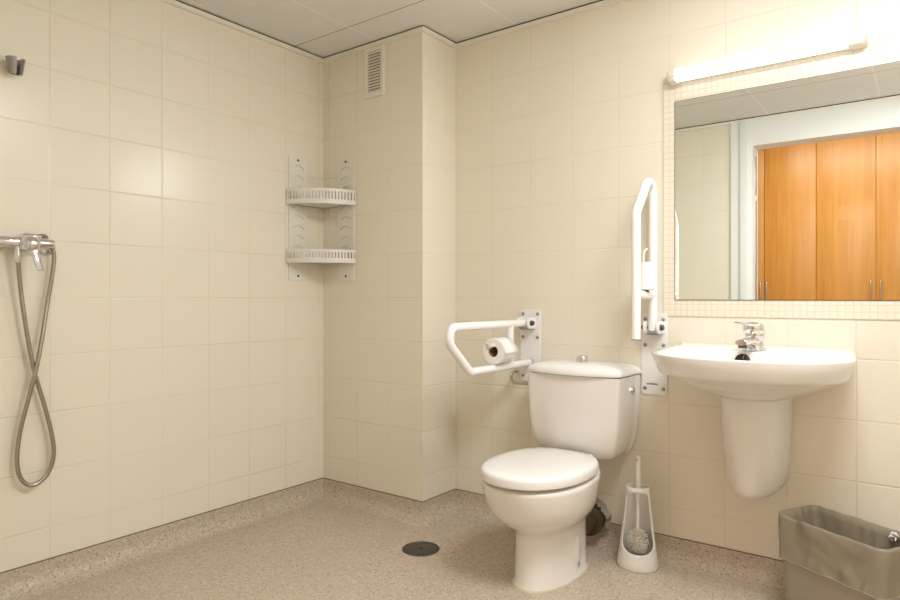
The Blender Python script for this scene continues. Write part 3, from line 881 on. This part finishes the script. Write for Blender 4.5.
for z in zs:
    g = gap(z); r = hr(z)
    rings.append([Vector((BX+r*math.cos(face+g+(2*PI-2*g)*k/n), BY+r*0.92*math.sin(face+g+(2*PI-2*g)*k/n), z)) for k in range(n+1)])
for z in (0.292, 0.299): 
    r = hr(z) - (0.003 if z > 0.295 else 0)
    rings.append([Vector((BX+r*math.cos(face+2*PI*k/n), BY+r*0.92*math.sin(face+2*PI*k/n), z)) for k in range(n+1)])
vr = [[bm.verts.new(p) for p in r] for r in rings]
skin(bm, vr, closed=False)
bmesh.ops.remove_doubles(bm, verts=bm.verts[:], dist=0.0003)
hs = obj('shell', bm, 'white_plastic', t, sharp=60); md = hs.modifiers.new('s', 'SOLIDIFY'); md.thickness = 0.0035; md.offset = -1
bm = BM(); lathe(bm, [(0, 0.0005), (0.070, 0.0005), (0.070, 0.006), (0, 0.006)], (BX, BY, 0), (0, 0, 1), 32, 1, 0.92); obj('base', bm, 'white_plastic', t)
t = thing('toilet_brush', 'white toilet brush standing upright in its holder', 'brush', (BX, BY, 0.02))
bm = BM(); lathe(bm, [(0, 0), (0.006, 0), (0.006, 0.06), (0.0065, 0.10), (0.0065, 0.175), (0.0085, 0.19), (0.0095, 0.205), (0.0095, 0.32), (0.008, 0.338), (0.0045, 0.346), (0, 0.348)], (BX, BY, 0.062), (0.0, 0.02, 1), 18); hd = obj('handle', bm, 'white_plastic', t)
bm = BM(); lathe(bm, [(0, 0.011), (0.004, 0.011), (0.006, 0.006), (0.004, 0.001), (0, 0.001)], (BX+0.0005, BY+0.006-0.011, 0.398), (0, -1, 0), 12); obj('hanging_eye', bm, 'chrome_dull', hd)
bm = BM()
c0 = Vector((BX, BY, 0.092))
sphere(bm, c0, 0.026, 16, 10, (1, 1, 1.15))
for i in range(420):
    zf = 1-2*(i+0.5)/420; a = i*2.399963
    d = Vector((math.sqrt(1-zf*zf)*math.cos(a), math.sqrt(1-zf*zf)*math.sin(a), zf))
    d = (d + Vector((random.uniform(-.12, .12), random.uniform(-.12, .12), random.uniform(-.12, .12)))).normalized()
    ln = random.uniform(0.036, 0.043)
    e = c0 + Vector((d.x*ln, d.y*ln, d.z*ln*1.2)); s0 = c0 + d*0.022
    u, v, _ = frame_of(d)
    r0 = 0.0024
    ring0 = [bm.verts.new(s0+u*r0*math.cos(q)+v*r0*math.sin(q)) for q in (0, 2.1, 4.2)]
    ring1 = [bm.verts.new(e+u*0.0017*math.cos(q)+v*0.0017*math.sin(q)) for q in (0, 2.1, 4.2)]
    skin(bm, [ring0, ring1]); bm.faces.new(ring1)
o = obj('bristle_head', bm, 'bristle', t, flat=True); o['kind'] = 'stuff'

# ---------------------------------------------------------------- floor drain
t = thing('floor_drain', 'round dark metal drain cover set in the floor', 'drain', (-1.63, 1.985, 0))
bm = BM(); lathe(bm, [(0, 0.0005), (0.075, 0.0005), (0.075, 0.002), (0.072, 0.004), (0.066, 0.004), (0.065, 0.0025), (0, 0.0025)], (-1.63, 1.985, 0), (0, 0, 1), 56); obj('frame', bm, 'drain', t)
bm = BM(); lathe(bm, [(0, 0), (0.063, 0), (0.0635, 0.0018), (0.061, 0.0032), (0.012, 0.0040), (0.010, 0.0022), (0, 0.0022)], (-1.63, 1.985, 0.0015), (0, 0, 1), 56); cv = obj('cover', bm, 'drain', t)
bm = BM(); lathe(bm, [(0, 0), (0.0065, 0), (0.0065, 0.0018), (0.004, 0.003), (0, 0.003)], (-1.63, 1.985, 0.0036), (0, 0, 1), 16); obj('screw', bm, 'black', cv)

# ---------------------------------------------------------------- washbasin
SX = -0.482
def W(u, v, z): return (SX+u, YB-v, z)
half = [(0, 0.462), (0.095, 0.454), (0.18, 0.424), (0.246, 0.366), (0.284, 0.302), (0.300, 0.252), (0.301, 0.212), (0.294, 0.13), (0.286, 0.06), (0.280, 0.012), (0.264, 0.001)]
outl = half + [(0.13, 0.001), (0, 0.001), (-0.13, 0.001)] + [(-a, b) for a, b in half[::-1][:-1]]
out_c = [(p.x, p.y) for p in catmull([(a, b, 0) for a, b in outl], 5, True)]
NO = len(out_c)
def zr(v): return 0.832 - 0.015*min(1, v/0.24)     # the rim falls a little to the front
def ring_out(k, dz=0.0, cv=0.215, kv=None, z=None):
    kv = k if kv is None else kv
    r = []
    for a, b in out_c:
        v = max(0.001, cv+(b-cv)*kv) if b > cv else max(0.001, cv+(b-cv)*k) if b > 0.005 else b
        r.append(W(a*k, v, (zr(b)+dz) if z is None else z))
    return r
def ring_in(au, fv, bv, z, cv=0.300):
    """bowl opening; points matched to the outline by direction from the bowl centre"""
    r = []
    for a, b in out_c:
        th = math.atan2(b-0.235, a)
        c, s = math.cos(th), math.sin(th)
        e = 2/2.5
        u = au*math.copysign(abs(c)**e, c)
        v = cv + (fv if s > 0 else bv)*math.copysign(abs(s)**e, s)
        r.append(W(u, v, z(v) if callable(z) else z))
    return r
t = thing('washbasin', 'wide white wall hung washbasin below the mirror', 'washbasin', (SX, YB-0.2, 0.67))
bm = BM()
def under(ku, vf, vbk, z):
    """rings of the belly: flat at the wall, scaled in width, front at vf"""
    return [W(a*ku, 0.001 + (b-0.001)*(vf/0.461), z) for a, b in out_c]
rings = [under(0.33, 0.250, 0, 0.672), under(0.36, 0.262, 0, 0.672), under(0.44, 0.285, 0, 0.684), under(0.60, 0.335, 0, 0.703), under(0.74, 0.378, 0, 0.722), under(0.84, 0.405, 0, 0.737), under(0.905, 0.427, 0, 0.746), under(0.930, 0.438, 0, 0.750), under(0.940, 0.442, 0, 0.757)]
rings += [[(p[0], p[1], p[2]) for p in ring_out(0.972, -0.034)], ring_out(1.0, -0.006), ring_out(0.998, -0.002), ring_out(0.990, 0.0)]
rings += [ring_in(0.255, 0.134, 0.140, lambda v: zr(v)-0.001), ring_in(0.248, 0.129, 0.135, lambda v: zr(v)-0.006), ring_in(0.236, 0.119, 0.122, 0.788), ring_in(0.210, 0.105, 0.106, 0.755), ring_in(0.165, 0.082, 0.088, 0.722), ring_in(0.09, 0.055, 0.055, 0.706), ring_in(0.024, 0.024, 0.024, 0.702)]
loft(bm, rings)
ws = obj('basin', bm, 'porcelain', t, sharp=50)
bm = BM(); lathe(bm, [(0, 0), (0.026, 0), (0.027, 0.002), (0.022, 0.004), (0.018, 0.001), (0, 0.0005)], W(0, 0.300, 0.7022), (0, 0, 1), 24); obj('waste_ring', bm, 'chrome', t)
# half pedestal below
bm = BM()
def U(hw, dep, z, n=24, e=2.0, vb=0.001):
    r = [W(-0.006+hw*math.copysign(abs(math.cos(PI*k/n))**(2/e), math.cos(PI*k/n)), vb+dep*math.sin(PI*k/n)**(2/e), z) for k in range(n+1)]
    return r + [W(-0.006-hw*0.5, vb, z), W(-0.006, vb, z), W(-0.006+hw*0.5, vb, z)]
loft(bm, [U(0.034, 0.08, 0.330, vb=0.085), U(0.062, 0.140, 0.337, vb=0.045), U(0.078, 0.173, 0.351, vb=0.024), U(0.089, 0.199, 0.376, vb=0.008), U(0.093, 0.210, 0.405, e=2.2), U(0.099, 0.217, 0.45, e=2.3), U(0.103, 0.224, 0.52, e=2.4), U(0.106, 0.231, 0.60, e=2.4), U(0.108, 0.236, 0.6685, e=2.4)])
ped = tag(obj('basin_pedestal', bm, 'porcelain', None, sharp=60), 'white half pedestal on the wall under the washbasin', 'pedestal')

# basin tap
tapX, tapY, tz = 0.0, 0.0, 0.0
TAP = Vector((-0.478, YB-0.116, 0.8240))
tap = t = thing('basin_tap', 'chrome single lever tap on the back of the washbasin', 'tap', (0, 0, 0))
bm = BM(); lathe(bm, [(0, 0.0005), (0.0285, 0.0005), (0.0285, 0.005), (0.026, 0.008), (0, 0.008)], (tapX, tapY, tz), (0, 0, 1), 28); obj('base_ring', bm, 'chrome', t)
bm = BM(); lathe(bm, [(0, 0.006), (0.024, 0.006), (0.022, 0.014), (0.0215, 0.03), (0.023, 0.048), (0.0245, 0.058), (0.0235, 0.062), (0, 0.062)], (tapX, tapY, tz), (0, 0, 1), 28); obj('body', bm, 'chrome', t)
bm = BM()
rings = []
for f, z, hw, hh in ((0.0, 0.030, 0.017, 0.016), (0.3, 0.033, 0.0165, 0.0145), (0.6, 0.035, 0.0155, 0.013), (0.9, 0.034, 0.0150, 0.012), (1.0, 0.033, 0.0135, 0.010)):
    y = tapY-0.006-0.098*f
    rings.append([(tapX-0.026*f*0.5+hw*math.cos(2*PI*k/20), y, tz+z+hh*math.sin(2*PI*k/20)) for k in range(20)])
loft(bm, rings); sp = obj('spout', bm, 'chrome', t)
bm = BM(); cyl(bm, (tapX-0.011, tapY-0.092, tz+0.014), (tapX-0.011, tapY-0.092, tz+0.028), 0.0105, n=18); obj('aerator', bm, 'dark', sp)
bm = BM(); lathe(bm, [(0, 0.063), (0.0245, 0.063), (0.0262, 0.068), (0.0262, 0.083), (0.0235, 0.094), (0.015, 0.100), (0, 0.102)], (tapX, tapY, tz), (-0.03, -0.08, 1), 28); lv = obj('lever', bm, 'chrome', t)
bm = BM()
rings = []
for f, hw, hh in ((0, 0.020, 0.010), (0.3, 0.014, 0.0065), (0.65, 0.0095, 0.0042), (1.0, 0.0085, 0.0032)):
    c = Vector((tapX, tapY, tz+0.086)).lerp(Vector((tapX-0.026, tapY-0.090, tz+0.102)), f)
    sd = Vector((0.91, -0.41, 0))
    rings.append([c + sd*(hw*math.cos(2*PI*k/16)) + Vector((0, 0, hh*math.sin(2*PI*k/16))) for k in range(16)])
loft(bm, rings); obj('lever_grip', bm, 'chrome', lv)
bm = BM(); p = Vector((tapX-0.010, tapY-0.0245, tz+0.078)); cyl(bm, p, p+Vector((-0.0015, -0.004, 0)), 0.0035, n=12); obj('temperature_mark', bm, 'indicator', lv)

tap.location = TAP
for o_ in [c for c in tap.children] + [g for c in tap.children for g in c.children]:
    for v in o_.data.vertices: v.co = Vector((v.co.x*1.3, v.co.y*1.22, v.co.z*0.94))
tapX, tapY, tz = TAP
# black plug on its chain, standing against the back slope of the bowl
plc = Vector((-0.500, YB-0.190, 0.790))
t = thing('basin_plug', 'black rubber plug on a chain inside the washbasin', 'plug', plc)
ax = Vector((0.05, -0.9, 0.42)).normalized()
bm = BM(); lathe(bm, [(0, 0), (0.019, 0), (0.0215, 0.007), (0.0235, 0.0075), (0.0235, 0.011), (0.006, 0.012), (0.004, 0.018), (0, 0.018)], plc, ax, 28); obj('stopper', bm, 'black', t)
bm = BM(); ch = resample(catmull([plc+ax*0.017, plc+Vector((0.006, 0.010, 0.030)), Vector((tapX-0.018, tapY-0.035, tz+0.006)), Vector((tapX-0.014, tapY-0.029, tz+0.010))], 10), 0.002)
tube(bm, ch, 0.0012, 6, rfun=lambda i: 0.0019 if i % 2 else 0.0009); obj('chain', bm, 'chrome_dull', t)

# ---------------------------------------------------------------- waste bin with liner
A_ = Vector((-0.395, 2.255)); B_ = Vector((-0.313, 2.420)); C_ = Vector((-0.101, 2.085))
ctr = (B_+C_)/2; ux = (C_-A_).normalized(); uy = (B_-A_).normalized()
hx, hy_ = (C_-A_).length/2, (B_-A_).length/2
HB = 0.315
def bin_ring(k, z, r=0.022, inset=0.0, wob=None):
    pts = rrect(0, 0, hx*k-inset, hy_*k-inset, r, 6)
    # add points along the straight runs so that the film can wrinkle
    dense = []
    m = len(pts)
    for i in range(m):
        a = Vector(pts[i]); b = Vector(pts[(i+1) % m]); s = max(1, int((b-a).length/0.008))
        for q in range(s): dense.append(a.lerp(b, q/s))
    out = []
    for i, p in enumerate(dense):
        q = p + (p.normalized()*wob(i/len(dense), z) if wob else Vector((0, 0)))
        w = ctr + ux*q.x + uy*q.y
        out.append((w.x, w.y, z + (wob(i/len(dense)+0.37, z)*1.4 if wob else 0)))
    return out
def bin_ring_n(k, z, r=0.022, inset=0.0, wob=None, n=160):
    pts = [Vector(p) for p in bin_ring(k, z, r, inset, wob)]
    pts.append(pts[0])
    L_ = [0]
    for a, b in zip(pts, pts[1:]): L_.append(L_[-1]+(b-a).length)
    out = []
    j = 0
    for i in range(n):
        s = L_[-1]*i/n
        while L_[j+1] < s: j += 1
        out.append(pts[j].lerp(pts[j+1], (s-L_[j])/max(1e-9, L_[j+1]-L_[j])))
    return out
t = thing('waste_bin', 'rectangular taupe plastic waste bin on the floor below the washbasin', 'bin', (ctr.x, ctr.y, 0))
bm = BM()
loft(bm, [bin_ring_n(0.87, 0.0005), bin_ring_n(0.88, 0.004), bin_ring_n(0.985, HB-0.02), bin_ring_n(0.993, HB-0.018), bin_ring_n(0.993, HB), bin_ring_n(0.975, HB), bin_ring_n(0.86, 0.006)])
obj('body', bm, 'bin_plastic', t)
def noise1(seed, terms, period):
    rnd = random.Random(seed); cs = [(rnd.uniform(0.5, 1), rnd.randint(3, period), rnd.uniform(0, 6.28)) for _ in range(terms)]
    return lambda u: sum(a*math.sin(2*PI*f*u+ph) for a, f, ph in cs)/terms
nA, nB, nC = noise1(1, 5, 22), noise1(5, 5, 30), noise1(9, 4, 14)
wob = lambda am, f, zf=0.0: (lambda u, z: am*(f(u+zf*z)))
t = thing('bin_liner', 'thin grey brown liner bag folded over the waste bin rim', 'bin liner', (ctr.x, ctr.y, 0.19))
bm = BM()
bsc = lambda z: 0.88 + 0.105*z/(HB-0.02)
rings = [bin_ring_n(bsc(0.07)-0.03, 0.07, 0.03, 0.004, wob(0.004, nB)), bin_ring_n(bsc(0.13)-0.02, 0.13, 0.028, 0.008, wob(0.012, nB, 1.0)), bin_ring_n(bsc(0.19)-0.02, 0.19, 0.026, 0.008, wob(0.012, nB, 1.3)), bin_ring_n(bsc(0.25)-0.015, 0.25, 0.024, 0.007, wob(0.010, nB, 1.5)), bin_ring_n(bsc(0.29)-0.01, 0.295, 0.022, 0.004, wob(0.004, nB, 1.5)),
         bin_ring_n(0.985, HB+0.004, 0.022, 0.001, wob(0.0016, nA)), bin_ring_n(1.003, HB+0.005, 0.023, -0.001, wob(0.0016, nA)), bin_ring_n(1.012, HB-0.004, 0.024, -0.001, wob(0.0014, nA))]
for k in range(1, 13):
    z = HB-0.004-0.0105*k
    rings.append(bin_ring_n(bsc(z)+0.012, z, 0.024, -0.003-0.00022*k, wob(0.0022+0.00012*k, nC, 3.0)))
loft(bm, rings, True, False)
ln = obj('liner_film', bm, 'liner', t, sharp=180)
bm = BM()
e0 = bin_ring_n(bsc(HB-0.13)+0.012, HB-0.131, 0.024, -0.0065, wob(0.0037, nC, 3.0)); tube(bm, e0+[e0[0]], 0.0022, 6, cap=False); obj('gathered_hem', bm, 'liner', ln)
bm = BM(); wc = Vector((-0.088, 2.277, 0.306))
bmesh.ops.create_icosphere(bm, subdivisions=3, radius=0.013, matrix=Matrix.Translation(wc))
for v in bm.verts: v.co += Vector((random.uniform(-1, 1), random.uniform(-1, 1), random.uniform(-1, 1)))*0.003
o = obj('twisted_knot', bm, 'foil', ln, flat=True); o['label'] = 'shiny twisted knot of film at the rim'

# ---------------------------------------------------------------- light
def area(name, loc, size, power, col, size_y=None, rot=(0, 0, 0)):
    l = bpy.data.lights.new(name, 'AREA'); l.energy = power; l.color = col; l.size = size
    if size_y: l.shape = 'RECTANGLE'; l.size_y = size_y
    o = bpy.data.objects.new(name, l); o.location = loc; o.rotation_euler = rot; C.objects.link(o)
    return o
area('hall_fill_light', (-0.45, -0.25, 2.47), 1.2, 15, (0.97, 0.98, 1.0), 0.5)  # added fill light, out of view under the hall ceiling, no fixture
area('bathroom_fill_light', (-0.05, 1.33, ZC-0.012), 0.6, 30, (0.95, 0.975, 1.0), 0.6)  # unseen fill added below the bathroom ceiling, without a fixture
w = bpy.data.worlds.new('World'); S.world = w; w.use_nodes = True
w.node_tree.nodes['Background'].inputs[0].default_value = (0.9, 0.95, 1.0, 1); w.node_tree.nodes['Background'].inputs[1].default_value = 0.3

# ---------------------------------------------------------------- camera
cd = bpy.data.cameras.new('camera'); cam = bpy.data.objects.new('camera', cd); C.objects.link(cam)
cam.location = (0, 0, H); cam.rotation_euler = (PI/2, 0, math.atan2(0.599, 0.8007))
cd.sensor_width = 36; cd.lens = 644/900*36; cd.shift_y = -2/900; cd.clip_start = 0.01
S.camera = cam
S.view_settings.view_transform = 'Standard'; S.view_settings.look = 'None'; S.view_settings.gamma = 1; S.view_settings.use_curve_mapping = False
S.view_settings.exposure = 0.12
S.cycles.max_bounces = 12; S.cycles.diffuse_bounces = 6; S.cycles.glossy_bounces = 6; S.cycles.sample_clamp_indirect = 6
S.cycles.use_denoising = True
